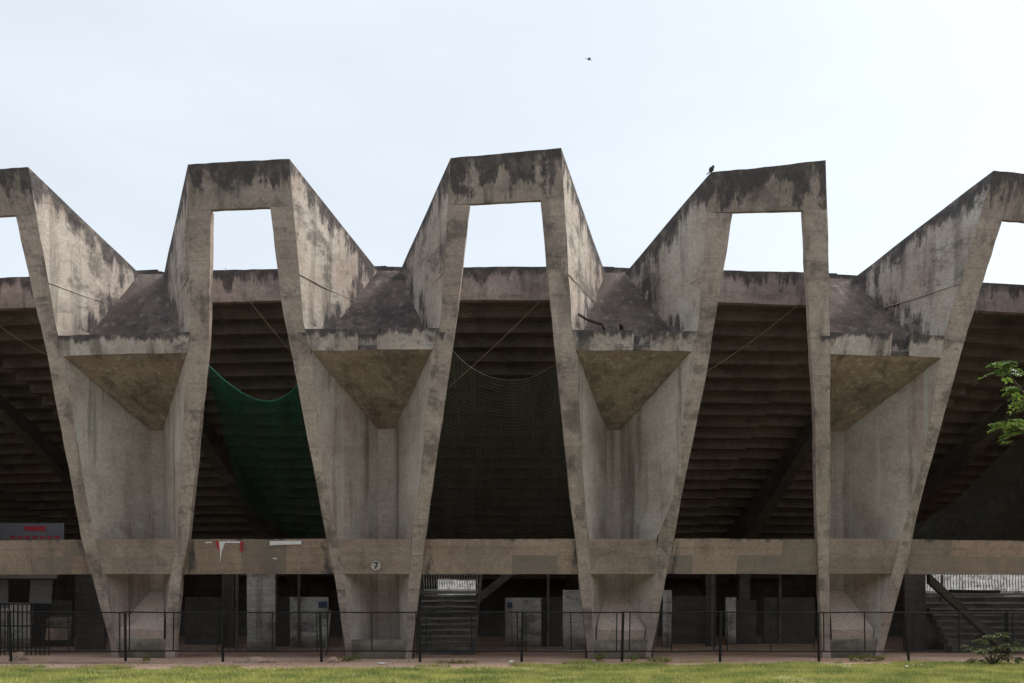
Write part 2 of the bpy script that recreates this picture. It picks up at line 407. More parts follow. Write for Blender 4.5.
for k_ in ('fr', 'br'):          # the head of the leftmost frame runs nearly level
    D3[1][k_] = [p + Vector((0, 0, .22 if i_ == 0 else 0)) for i_, p in enumerate(D3[1][k_])]
for pi, e in enumerate(D3):
    vh = 0.5 * (e['vl'].z + e['vr'].z)
    # back web of the pier is the part, the rest are its sub-parts
    mb = MB()
    l, r = e['sl'].copy(), e['sr'].copy()
    def spl(H, side):      # spine edge at height H: narrows a little below the valley
        a = e['sl'] if side < 0 else e['sr']; v = e['vl'] if side < 0 else e['vr']
        if H >= vh: return Vector((v.x, v.y, H))
        k = max(0, min(1, (H - e['ap']) / (vh - e['ap'])))
        return Vector((a.x + (v.x - a.x) * k, a.y + (v.y - a.y) * k, H))
    Hs = levels(vh, 0.0)
    mb.grid([[spl(H, -1), spl(H, -1).lerp(spl(H, 1), .5), spl(H, 1)] for H in Hs])
    bk = Vector((0, TH, 0))
    mb.grid([[spl(H, -1) + bk, spl(H, 1) + bk] for H in Hs])
    a, b = spl(vh, -1), spl(vh, 1)
    mb.face([a, b, b + bk, a + bk], [0] * 4)
    pier = mb.build('folded_pier', M['spine'], stadium, JIT)
    for side, fk, bkey in ((-1, 'fl', 'bl'), (1, 'fr', 'br')):
        fold, bay = e[fk], e[bkey]
        ft = fold[0]; v = e['vl'] if side < 0 else e['vr']
        ho = bay[0].z
        # leg
        mb = MB()
        dpt = Vector((0, 0.25, 0.0))
        Hs = levels(ho, 0.0, 0.3)
        rows = []; dr = []
        lq = []
        for H in Hs:
            f_, b_ = lerp_h(fold, H), lerp_h(bay, H)
            if (f_ - b_).length < 0.16 or (b_.x - f_.x) * side < 0.1:
                f_ = Vector((b_.x - side * 0.16, f_.y, H))
            rows.append([b_, b_.lerp(f_, .33), b_.lerp(f_, .67), f_])
            dd = abs(H - e['lt']) * 1.2 if H < e['lt'] else 99
            dr.append([dd + .25, dd + .25, dd, dd]); lq.append((b_, f_))
        mb.grid(rows, dr)
        mb.grid([[b_, b_ + dpt] for b_, f_ in lq])
        mb.grid([[b_ + dpt, f_ + dpt] for b_, f_ in lq])
        mb.build('leg', M['leg'], pier, JIT)
        # folded side plate
        mb = MB(); inner = []; outer = []; dd = []
        sfoot = ft.lerp(v, 0); 
        Hs = levels(ft.z, vh, 0.3) + levels(vh, 0.0, 0.35)[1:]
        # line where the valley slab meets this plate
        lo = lerp_h(fold, e['lt']).lerp(spl(e['lt'], side), e['sfr']); hi = v
        for H in Hs:
            f_ = lerp_h(fold, H)
            if H >= vh:
                k = (ft.z - H) / (ft.z - v.z); s_ = ft.lerp(v, k)
            else: s_ = spl(H, side)
            d = (s_ - f_); d.z = 0
            if d.length < 0.02: d = (v - ft); d.z = 0
            d.normalize()
            n = Vector((-d.y, d.x, 0)) if side < 0 else Vector((d.y, -d.x, 0))
            if n.y < 0 and abs(n.x) < 0.3: n = -n
            N = 8
            row = [f_.lerp(s_, j / N) for j in range(N + 1)]
            inner.append(row); outer.append([f_ + n * TH, s_ + n * TH])
            dd.append([min(pt_line_dist(p, ft, v), 0.18 + 0.9 * pt_line_dist(p, lo, hi)) if H > e['lt'] - .05 else 99. for p in row])
        mb.grid(inner, dd); mb.grid(outer)
        mb.grid([[inner[i][-1], outer[i][1]] for i in range(len(levels(ft.z, vh, 0.3)))])
        pj = lerp_h(fold, e['lt'] + 1.32); pq = lo.lerp(hi, .52) ; nn_ = Vector((0.004 * -side, -.004, 0))
        mb.tube([pj + nn_, pj.lerp(pq, .5) + nn_ - up * .03, pq + nn_], .018, 5)
        mb.build('side_plate', M['plate'], pier, JIT)
    # ledge with its scupper
    def front(H, k):
        a, b = lerp_h(e['fl'], H), lerp_h(e['fr'], H); return a.lerp(b, k)
    def kx(x):
        a, b = front(e['lt'], 0), front(e['lt'], 1); return (x - a.x) / (b.x - a.x)
    def ledge_piece(mb, k0, k1, h0, h1, o0=0.0, depth=0.35, proud=-0.006):
        o = Vector((0, proud + o0, 0)); o2 = Vector((0, depth, 0))
        bot = [front(h0, k0) + o, front(h0, k1) + o, front(h0, k1) + o2, front(h0, k0) + o2]
        top = [front(h1, k0) + o, front(h1, k1) + o, front(h1, k1) + o2, front(h1, k0) + o2]
        mb.hexa(bot, top, True, 0.2)
    mb = MB(); hm = e['lt']; hb = e['lb']
    if e['notch']:
        k0, k1 = kx(e['notch'][0]), kx(e['notch'][1])
        lip = 0.05 / max(0.1, abs(front(hm, 1).x - front(hm, 0).x))
        ledge_piece(mb, 0, k0 - lip, hb, hm); ledge_piece(mb, k1 + lip, 1, hb, hm)
        ledge_piece(mb, k0 - lip, k0, hb, hm + 0.03, -0.02); ledge_piece(mb, k1, k1 + lip, hb, hm + 0.03, -0.02)
        ledge_piece(mb, k0, k1, hb, hb + 0.12, 0.02); ledge_piece(mb, k0, k1, hb + .12, hm - 0.10, 0.16)
    else:
        ledge_piece(mb, 0, 1, hb, hm)
    mb.build('ledge', M['ledge'], pier, JIT)
    # valley slab: flat gutter, then the steep fold up to the back web
    mb = MB()
    gl, gr = front(hm, 0).lerp(spl(hm, -1), e['sfr']), front(hm, 1).lerp(spl(hm, 1), e['sfr'])
    fl_, fr_ = front(hm - .06, 0) + Vector((0, .34, 0)), front(hm - .06, 1) + Vector((0, .34, 0))
    mb.quad(gl - up * .06, gr - up * .06, fr_, fl_)
    fw = Vector((0, -0.012, 0))
    mb.quad(e['vl'] + fw, e['vr'] + fw, gr - up * .06, gl - up * .06)
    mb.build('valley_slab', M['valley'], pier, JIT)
    # soffit
    mb = MB()
    a, b = front(hb, 0) + Vector((0, 0.004, -.003)), front(hb, 1) + Vector((0, 0.004, -.003))
    sa, sb = spl(e['ap'], -1), spl(e['ap'], 1)
    mb.quad(a, b, sb + Vector((0, -0.01, 0)), sa + Vector((0, -0.01, 0)), step=.25)
    mb.build('soffit', M['soffit'], pier, JIT)
    # spandrel between the legs
    mb = MB()
    f = lambda H, k, o: lerp_h(e['fl'], H).lerp(lerp_h(e['fr'], H), k) + Vector((0, o, 0))
    bt, bb = e['bt'], e['bb']
    mb.hexa([f(bb, 0, .008), f(bb, 1, .008), f(bb, 1, .26), f(bb, 0, .26)], [f(bt, 0, .008), f(bt, 1, .008), f(bt, 1, .26), f(bt, 0, .26)], None, .3)
    spand = mb.build('spandrel', M['spandrel'], stadium, JIT * .6)
    if pi == 3:
        spand7 = spand; e['sp_pt'] = None
    # plinth and sloped footing
    ph = 0.52
    mb = MB()
    mb.hexa([f(0, 0, .03), f(0, 1, .03), f(0, 1, .5), f(0, 0, .5)], [f(ph, 0, .03), f(ph, 1, .03), f(ph, 1, .5), f(ph, 0, .5)], None, .25)
    mb.build('plinth', M['plinth'], pier, JIT)
    if e['foot']:
        mb = MB(); zf = 0.79; zb = 1.86
        a, b = f(zf, 0.07, .14), f(zf, .91, .14); a0, b0 = f(.45, 0.07, .14), f(.45, .91, .14)
        c_, d_ = spl(zb, 1) + Vector((.04, 0, 0)), spl(zb, -1) - Vector((.04, 0, 0))
        mb.quad(d_, c_, b, a); mb.quad(a, b, b0, a0)
        mb.build('sloped_footing', M['foot'], pier, JIT)

# crown beams (frame heads)
for i in range(len(D3) - 1):
    A, B = D3[i], D3[i + 1]
    fa, fb = A['fr'], B['fl']
    ha, hb = A['br'][0].z, B['bl'][0].z
    dp = Vector((0, 0.13, 0))
    mb = MB()
    mb.hexa([lerp_h(fa, ha), lerp_h(fb, hb), lerp_h(fb, hb) + dp, lerp_h(fa, ha) + dp],
            [fa[0], fb[0], fb[0] + dp, fa[0] + dp], True, 0.22)
    mb.build('crown_beam', M['crown'], stadium, JIT)

# bays: walkway beam, parapet, stepped seating
PAR = [(277, 309), (275, 306), (268.5, 300.5), (266.5, 299.5), (270, 302.5), (281, 309), (283, 311)]
CR = Vector((XC, 29 + 52))
def inward(p, s):
    d = Vector((CR.x - p.x, CR.y - p.y, 0)); d.normalize(); return Vector((p.x, p.y, 0)) + d * s
TR, RI, NS = 0.55, 0.29, 26
ext = list(D3)
for k in range(3):
    ext = [shifted(ext[0], -6.9, 1.3 + .55 * k)] + ext + [shifted(ext[-1], 6.85, 1.3 + .55 * k)]
spx = [0.5 * (e['sl'] + e['sr']) for e in ext]
for i in range(len(ext) - 1):
    A, B = ext[i], ext[i + 1]
    ptop, pbot = PAR[min(max(i - 3, 0), 6)]
    a, b = spx[i].copy(), spx[i + 1].copy(); a.z = b.z = 0
    mid = (a + b) / 2
    zt = EYE + (HZ - ptop) / F * (mid.y); zb = EYE + (HZ - pbot) / F * mid.y
    # parapet
    mb = MB(); o = Vector((0, 0.03, 0)); o2 = Vector((0, .25, 0))
    wv = lambda p, z: Vector((p.x, p.y, z))
    mb.hexa([wv(a, zb) + o, wv(b, zb) + o, wv(b, zb) + o2, wv(a, zb) + o2], [wv(a, zt) + o, wv(b, zt) + o, wv(b, zt) + o2, wv(a, zt) + o2], True, .25)
    mb.build('parapet', M['parapet'], stadium, JIT)
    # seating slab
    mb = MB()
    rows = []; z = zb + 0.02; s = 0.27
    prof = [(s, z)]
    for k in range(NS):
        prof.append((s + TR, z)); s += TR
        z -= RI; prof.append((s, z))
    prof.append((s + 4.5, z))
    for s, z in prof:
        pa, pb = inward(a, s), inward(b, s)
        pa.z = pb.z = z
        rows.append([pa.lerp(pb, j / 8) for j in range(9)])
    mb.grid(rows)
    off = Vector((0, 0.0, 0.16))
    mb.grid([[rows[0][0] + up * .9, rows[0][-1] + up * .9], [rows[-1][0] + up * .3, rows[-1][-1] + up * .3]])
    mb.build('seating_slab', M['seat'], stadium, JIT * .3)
    if i < 3 or i > len(ext) - 5:       # unseen walls added to keep side light out of the undercroft
        mb = MB(); mb.hexa([a, b, b + Vector((0, .25, 0)), a + Vector((0, .25, 0))], [wv(a, zb), wv(b, zb), wv(b, zb) + Vector((0, .25, 0)), wv(a, zb) + Vector((0, .25, 0))], None, .8)
        mb.build('light_block_wall', M['spandrel'], stadium, JIT); continue
    # walkway beam
    pts = []
    mb = MB()
    H1 = EYE + (HZ - 539) / F * mid.y * 0.975; H1 = 0.5 * (A['bt'] + B['bt']); H0 = 0.5 * (A['bb'] + B['bb'])
    q = lambda poly, H, dx, o: lerp_h(poly, H) + Vector((dx, o, 0))
    x0, x1 = -0.15, 0.15
    mb.hexa([q(A['br'], H0, x0, .10), q(B['bl'], H0, x1, .10), q(B['bl'], H0, x1, .34), q(A['br'], H0, x0, .34)],
            [q(A['br'], H1, x0, .10), q(B['bl'], H1, x1, .10), q(B['bl'], H1, x1, .34), q(A['br'], H1, x0, .34)], True, .3)
    xe0, xe1 = lerp_h(A['br'], H1).x, lerp_h(B['bl'], H1).x
    mb.d = [min(dv + .14, 1.1 * min(abs(p[0] - xe0), abs(p[0] - xe1))) for p, dv in zip(mb.v, mb.d)]
    mb.build('walkway_beam', M['beam'], stadium, JIT * .6)
# rakers and their columns
for X in (-18.2, -11.4, -4.3, 3.5, 11.2, 18.0):
    p0 = Vector((X, Y0(X) + 1.3, 0)); d = Vector((CR.x - X * .0, CR.y, 0)) - p0; d.z = 0; d.normalize()
    w = Vector((-d.y, d.x, 0)) * 0.22
    mb = MB(); zt = 9.9
    sl = RI / TR
    def rk(s, dep): 
        return p0 + d * s + up * (zt - sl * s + 0.1 - dep)
    L_ = 13.5; s0 = 1.2
    bot = [rk(s0, .12) - w, rk(s0, .12) + w, rk(L_, 1.5) + w, rk(L_, 1.5) - w]
    top = [rk(s0, -.1) - w, rk(s0, -.1) + w, rk(L_, -.1) + w, rk(L_, -.1) - w]
    mb.hexa(bot, top, None, .6)
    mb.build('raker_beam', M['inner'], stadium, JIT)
    for s in (10.0,):
        c = p0 + d * s; mb = MB(); h = rk(s, 1.0).z
        mb.box(c.x - .21, c.y - .2, 0, c.x + .21, c.y + .2, h)
        mb.build('column', M['stair'], stadium, JIT)
# rear wall of the undercroft, with a long gap that looks out to the pitch
mb = MB()
for (x0, x1, gap) in ((-60, -4.4, 0), (-4.4, -1.6, 1), (-1.6, 18.0, 0), (18.0, 24, 1), (24, 60, 0)):
    if gap: mb.box(x0, 44.2, 0, x1, 44.45, 1.72)
    else: mb.box(x0, 44.2, 0, x1, 44.45, 4.0)
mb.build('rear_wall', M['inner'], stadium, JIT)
mb = MB()
for k in range(12):
    mb.box(-90, 150 + k * 1.2, 0, 90, 151.2 + k * 1.2, 1.2 + k * .6, step=20)
mb.build('far_stand', M['palewall'], stadium)

# infill walls and panels of the undercroft (depth, picture rectangle)
def slab(name, mat, x0, y0, x1, y1, Y, th=0.15, parent=stadium, tilt=0.0):
    a, b = at(x0, y1, Y), at(x1, y0, Y)
    z0 = max(0.0, a.z)
    mb = MB()
    mb.hexa([(a.x, Y, z0), (b.x, Y, z0), (b.x, Y + th, z0), (a.x, Y + th, z0)],
            [(a.x + tilt, Y, b.z), (b.x + tilt, Y, b.z), (b.x + tilt, Y + th, b.z), (a.x + tilt, Y + th, b.z)], step=.5)
    return mb.build(name, mat, parent, JIT if parent is stadium else 0)
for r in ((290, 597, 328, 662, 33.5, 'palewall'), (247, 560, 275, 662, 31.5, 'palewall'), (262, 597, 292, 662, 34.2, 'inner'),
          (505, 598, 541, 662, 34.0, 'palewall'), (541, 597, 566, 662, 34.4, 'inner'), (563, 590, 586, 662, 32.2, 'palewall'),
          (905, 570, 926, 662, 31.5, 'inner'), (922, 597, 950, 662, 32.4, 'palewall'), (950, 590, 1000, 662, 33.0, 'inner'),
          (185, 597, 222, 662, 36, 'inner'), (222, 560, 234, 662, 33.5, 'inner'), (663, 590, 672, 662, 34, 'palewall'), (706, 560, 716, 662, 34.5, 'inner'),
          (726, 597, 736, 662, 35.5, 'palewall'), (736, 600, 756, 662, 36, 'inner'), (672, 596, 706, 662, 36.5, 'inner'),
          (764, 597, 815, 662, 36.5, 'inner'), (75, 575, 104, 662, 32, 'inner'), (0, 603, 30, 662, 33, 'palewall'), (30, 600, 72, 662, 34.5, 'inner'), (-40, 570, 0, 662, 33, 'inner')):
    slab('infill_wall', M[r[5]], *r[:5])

for x, y0, Yp in ((299, 575, 33.4), (237, 560, 31.4), (548, 570, 34.3), (712, 560, 34.4), (780, 575, 36.4), (942, 575, 32.3)):
    p = at(x, y0, Yp); mb = MB(); mb.tube([(p.x, Yp, 0), (p.x, Yp, p.z)], .05, 8); mb.build('drain_pipe', M['stair'], stadium)
# stairs (bay in the middle, bay on the right)
def stair(xa, xb, Y, n, ztop, flip=None):
    mb = MB(); rise = ztop / n
    a, b = at(xa, 600, Y).x, at(xb, 600, Y).x
    for k in range(n):
        mb.box(a, Y + k * .27, 0.0 if k == 0 else k * rise - .12, b, Y + (k + 1) * .27 + .05, (k + 1) * rise - (.003 * k), step=1.0)
    o = mb.build('stair_flight', M['stair'], stadium, JIT * .6)
    mb = MB()
    for k in range(n):      # worn pale nosings
        z = (k + 1) * rise - .003 * k
        mb.box(a - .01, Y + k * .27 - .03, z - .045, b + .01, Y + k * .27 + .05, z + .012, step=.25)
    mb.build('stair_nosing', M['plinth'], o, JIT * 1.5)
    return o
stair(416, 474, 29.3, 10, 1.78)
stair(952, 1060, 30.2, 9, 1.74)
# sloping underside of the next flight
def soff(pts, Y, w, name='stair_soffit'):
    mb = MB(); a, b = at(*pts[0], Y), at(*pts[1], Y); th = Vector((0, 0, .28))
    bk = Vector((0, w, 0))
    mb.hexa([a, b, b + bk, a + bk], [a + th, b + th, b + bk + th, a + bk + th], step=.4)
    return mb.build(name, M['inner'], stadium, JIT)
soff(((479, 603), (520, 570)), 30.4, 1.2)
soff(((1008, 655), (930, 583)), 29.9, .25, 'stair_stringer')
# balustrades on the landings
def balustrade(xa, xb, ya, yb, Y, n, mat):
    mb = MB(); a, b = at(xa, yb, Y), at(xb, ya, Y)
    for k in range(n + 1):
        x = a.x + (b.x - a.x) * k / n
        z = a.z; pts = [(x + .012 * math.sin(j * 2.1), Y, z + (b.z - z) * j / 6) for j in range(7)]
        mb.tube(pts, 0.013, 5)
    for z in (a.z, b.z): mb.tube([(a.x, Y, z), (b.x, Y, z)], .022, 6)
    o = mb.build('balustrade', mat, stadium)
    mb = MB(); mb.box(a.x - .2, Y - .06, a.z - .12, b.x + .1, Y + .5, a.z - .03)
    mb.build('landing_edge', M['plinth'], stadium, JIT * .5)
    return o
balustrade(424, 480, 560, 590, 32.1, 22, M['whitepaint'])
balustrade(924, 1060, 560, 592, 32.8, 46, M['iron'])

# ------------------------------------------------------------------ painted number on the spandrel
def disc_on(x, y, rad, off):
    c = P(x, y, off); return c
c7 = P(375.8, 565.5, -0.006)
mb = MB(); N = 28
tilt = Vector((0, -LEAN, 1)).normalized()
def ring(c, r, n=N, jit=0.0):
    return [c + Vector((math.cos(2 * math.pi * k / n) * r * (1 + jit * math.sin(k * 3.3)), 0, 0)) + tilt * (math.sin(2 * math.pi * k / n) * r * (1 + jit * math.sin(k * 3.3))) for k in range(n)]
rg = ring(c7, 0.135, N, 0.04)
th = Vector((0, -0.008, 0))
mb.face([p + th for p in rg])
for k in range(N): mb.face([rg[k], rg[(k + 1) % N], rg[(k + 1) % N] + th, rg[k] + th])
g = th * 1.6
def bar(p, q, w):
    p, q = Vector(p), Vector(q); d = (q - p).normalized(); n_ = Vector((-d.y, d.x)) * w
    pts = [p - n_, q - n_, q + n_, p + n_]
    mb.face([c7 + g + Vector((u.x, 0, 0)) + tilt * u.y for u in pts], m=1)
bar((-.062, .072), (.058, .072), .016); g = th * 1.7
bar((.052, .076), (-.018, -.088), .017); g = th * 1.8
bar((-.030, -.012), (.050, -.012), .007)
mb.build('painted_number', [M['worn_white'], M['black']], spand7)

# ------------------------------------------------------------------ torn posters on the beam
def sheet_on(name, polys, mats, label, cat, off=0.094, group=None):
    mb = MB()
    for pts, m in polys:
        pp = [P(x, y, off) for x, y in pts]
        mb.face(pp, m=m); bk = Vector((0, .012, 0))
        for k in range(len(pp)):
            a, b = pp[k], pp[(k + 1) % len(pp)]; mb.face([a, b, b + bk, a + bk], m=m)
    o = mb.build(name, mats, None, loc=P(*polys[0][0][0], off))
    tag(o, label, cat, group); return o
sheet_on('torn_poster', [([(219, 541.5), (225, 541.2), (224.5, 544), (221.5, 552.5), (220.4, 563), (220, 552.2)], 0), ([(215.5, 541.2), (219, 541.2), (219.8, 551), (217, 548)], 1),
                         ([(225, 541.2), (240, 541.4), (240, 543), (225, 543)], 0), ([(240, 541.3), (243, 541.6), (242.5, 551.5), (240.6, 552)], 1), ([(205, 542), (212, 541.6), (212, 542.8), (205.5, 543.2)], 0)],
         [M['paper'], M['red']], 'torn red and white poster remnant hanging from the walkway beam', 'poster')
sheet_on('torn_poster', [([(269.5, 541), (301.5, 540.6), (301, 544.4), (287, 544.6), (271, 545.4), (270, 546)], 0), ([(272, 557.5), (277, 558), (276.5, 559.4), (273.5, 559)], 0)],
         [M['paper']], 'plain white strip of torn paper left along the top of the walkway beam', 'poster')

# ------------------------------------------------------------------ banner, boards, railing in the left bay
def panel(name, mat, x0, y0, x1, y1, Y, label, cat, th=.04, group=None, tilt=0.0):
    a, b = at(x0, y1, Y), at(x1, y0, Y)
    mb = MB()
    mb.hexa([(a.x, Y, a.z), (b.x, Y, a.z), (b.x, Y + th, a.z), (a.x, Y + th, a.z)],
            [(a.x + tilt, Y, b.z), (b.x + tilt, Y, b.z), (b.x + tilt, Y + th, b.z), (a.x + tilt, Y + th, b.z)], step=.4)
    o = mb.build(name, mat, None, loc=((a.x + b.x) / 2, Y, a.z)); tag(o, label, cat, group); return o
ban = panel('banner', M['banner'], -30, 523, 64, 548, 29.6, 'grey printed banner with a red rounded heading, above the walkway beam at far left', 'banner', th=.03)
mb = MB(); Yb = 29.59
a, b = at(24, 531, Yb), at(46, 526, Yb); r_ = (b.z - a.z) / 2; cz = (a.z + b.z) / 2
pts = []
for k in range(9):
    an = -math.pi / 2 + math.pi * k / 8; pts.append((b.x - r_ + math.cos(an) * r_, Yb, cz + math.sin(an) * r_))
for k in range(9):
    an = math.pi / 2 + math.pi * k / 8; pts.append((a.x + r_ + math.cos(an) * r_, Yb, cz + math.sin(an) * r_))
mb.face(pts); mb.build('heading_pill', M['red'], ban)
mb = MB()
for k in range(7):      # the second printed line: too far to read, broken dashes of red lettering
    xa = 10 + k * 7.4; p, q_ = at(xa, 538.4, Yb), at(xa + 5.2, 536.0, Yb)
    mb.face([(p.x, Yb, p.z), (q_.x, Yb, p.z), (q_.x, Yb, q_.z), (p.x, Yb, q_.z)])
mb.build('printed_line', M['red'], ban)
panel('hanging_board', M['greypaint'], -14, 580, 8, 608, 29.4, 'light grey board hanging at the very left edge under the walkway beam', 'board')
panel('hanging_board', M['greypaint'], 29, 580, 51, 604, 29.4, 'light grey square board hanging under the walkway beam above stacked panels', 'board', tilt=.05)
panel('ceiling_batten', M['greypaint'], -20, 574.5, 57, 578.5, 29.2, 'long pale batten fixed right beneath the walkway beam on the left', 'batten', th=.1)
panel('notice_panel', M['palewall'], 46, 617, 70, 627, 30.0, 'whitish panel leaning on top of a brownish one in the left bay', 'panel', tilt=.06)
panel('notice_panel', M['beam'], 45, 628, 69, 640, 29.95, 'brownish panel standing below a whitish one in the left bay', 'panel', tilt=.05)
mb = MB(); Yr = 28.9
for k in range(13):
    p, q_ = at(-4 + k * 4.4, 604, Yr), at(-4 + k * 4.4, 655, Yr); mb.tube([(p.x, Yr, 0), (p.x, Yr, p.z)], .018, 5)
for y in (604, 626, 648):
    p, q_ = at(-6, y, Yr), at(50, y, Yr); mb.tube([p, q_], .02, 5)
o = mb.build('railing', M['iron'], None, loc=(at(20, 600, Yr).x, Yr, 0)); tag(o, 'black vertical bar railing under the hanging grey boards at the left', 'railing')
# wall stickers
panel('wall_sign', M['blue'], 318.5, 601.5, 327, 607.5, 33.45, 'small blue sign on the pale wall left of the numbered pier', 'sign', th=.03)
panel('wall_sign', M['blue'], 507.5, 602.5, 512.5, 607.5, 33.95, 'tiny blue sign on the pale wall right of the stair', 'sign', th=.03)
panel('wall_sign', M['blue'], 938.5, 604, 943, 609, 32.35, 'tiny blue sign on the pale wall beside the right hand stair', 'sign', th=.03)
# poles
mb = MB(); p, q_ = at(330.5, 610, 28.9), at(326, 650, 28.9); mb.tube([p, (q_.x, 28.9, 0)], .028, 8)
o = mb.build('pole', M['palewall'], None, loc=(q_.x, 28.9, 0)); tag(o, 'thin pale leaning pole standing left of the numbered pier', 'pole')
mb = MB(); p, q_ = at(481, 574, 29.2), at(474, 650, 29.2); mb.tube([p, (q_.x, 29.2, 0)], .04, 8)
o = mb.build('pole', M['stair'], None, loc=(q_.x, 29.2, 0)); tag(o, 'grey slanted post at the right side of the middle stair', 'pole')

# ------------------------------------------------------------------ nets
def net(name, topfn, x0, x1, leftfn, rightfn, ybot, Yfn, mat, label, cat, nu=44, nv=40):
    verts = []; uv = []; faces = []
    for j in range(nv + 1):
        v = j / nv
        for i in range(nu + 1):
            u = i / nu
            yt = topfn(u); y = yt + (ybot(u) - yt) * v
            x = leftfn(y) + (rightfn(y) - leftfn(y)) * u
            Y = Yfn(u, v) + 0.05 * math.sin(u * 23 + v * 3) * (1 - v * .5) + .04 * noise.noise(Vector((u * 6, v * 4, 2)))
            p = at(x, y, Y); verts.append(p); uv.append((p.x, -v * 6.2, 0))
    for j in range(nv):
        for i in range(nu):
            a = j * (nu + 1) + i; faces.append([a, a + 1, a + nu + 2, a + nu + 1])
    loc = verts[nv * (nu + 1) + nu // 2]
    me = bpy.data.meshes.new(name); me.from_pydata([tuple(p - loc) for p in verts], [], faces)
    at_ = me.attributes.new('netuv', 'FLOAT_VECTOR', 'POINT'); at_.data.foreach_set('vector', [c for u_ in uv for c in u_])
    me.materials.append(mat); me.polygons.foreach_set('use_smooth', [True] * len(faces))
    o = bpy.data.objects.new(name, me); C.objects.link(o); o.location = loc
    PINV[o.name] = Matrix.Translation(loc).inverted()
    tag(o, label, cat)
    # head rope is a part of the net
    mb = MB(); mb.tube([verts[i] for i in range(nu + 1)], .016, 5); mb.build('head_rope', mat, o)
    return o
def cat2(u):      # sagging head rope, from (208,365) through (262,400) to (300,383)
    return 362 + (385 - 362) * u + 27 * 4 * u * (1 - u) * (0.92 + .1 * u)
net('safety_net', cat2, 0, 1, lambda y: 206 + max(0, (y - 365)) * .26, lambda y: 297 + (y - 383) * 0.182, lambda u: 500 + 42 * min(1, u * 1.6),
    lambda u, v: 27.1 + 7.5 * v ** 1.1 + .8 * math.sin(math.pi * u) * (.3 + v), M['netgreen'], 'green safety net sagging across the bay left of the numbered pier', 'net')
def cat3(u): return 350 + 14 * u + 23 * 4 * u * (1 - u)
net('safety_net', cat3, 0, 1, lambda y: 452 - (y - 350) * .142, lambda y: 556 + (y - 362) * .118, lambda u: 545,
    lambda u, v: 27.1 + 2.6 * v + .8 * math.sin(math.pi * u) * (.3 + v), M['netdark'], 'dark weathered net filling the bay right of the numbered pier', 'net')
net('safety_net', lambda u: 527 - 86 * min(1, u * 1.55) + 6 * math.sin(u * 7), 0, 1, lambda y: 913, lambda y: 1085, lambda u: 560,
    lambda u, v: 34.2 + .5 * math.sin(u * 5) , M['netdark'], 'dark sheet under the sloping beam in the rightmost bay', 'net')  # dark sheet across the area below the raker
# ropes
def rope(p, q_, Y1, Y2, sag, label, rad=.0075):
    a, b = at(*p, Y1), at(*q_, Y2)
    pts = [a.lerp(b, k / 12) - up * sag * 4 * (k / 12) * (1 - k / 12) for k in range(13)]
    mb = MB(); mb.tube(pts, rad, 5)
    o = mb.build('rope', M['rope'], None, loc=b); tag(o, label, 'rope', 'ropes strung across the bays')
rope((-6, 322), (47, 355), 28.2, 26.9, .05, 'thin tan rope strung across the leftmost bay')
rope((225, 268), (291, 352), 28.6, 26.6, .05, 'thin tan rope strung above the green net')
rope((549, 292), (450, 386), 28.2, 26.6, .06, 'thin tan rope strung above the dark weathered net')
rope((808, 272), (800, 303), 28.6, 28.4, .02, 'short thin rope hanging down from the parapet beside the right pier')
rope((800, 303), (706, 372), 28.4, 26.6, .08, 'thin tan rope strung across the open bay with no net')

# stick and debris on the ledge
lp = P(577, 316, .3)
mb = MB(); pts = [P(578, 314, .35), P(586, 319, .35), P(597, 323, .35), P(602, 324.5, .35), P(605, 331, .35)]
mb.tube(pts, [.03, .035, .04, .035, .03], 6)
o = mb.build('dry_stick', M['rust'], None, loc=pts[-1]); tag(o, 'bent rusty brown stick lying on the ledge of the pier', 'stick')
mb = MB(); a = P(620, 331, .3)
mb.tube([a, a + Vector((.03, 0, .12)), a + Vector((0, 0, .2))], [.05, .06, .02], 6); mb.tube([a + Vector((.09, 0, 0)), a + Vector((.04, 0, .15))], .03, 5)
o = mb.build('rusty_stub', M['rust'], None, loc=a); tag(o, 'short rusty stub sticking up from the middle of a pier ledge', 'stub')

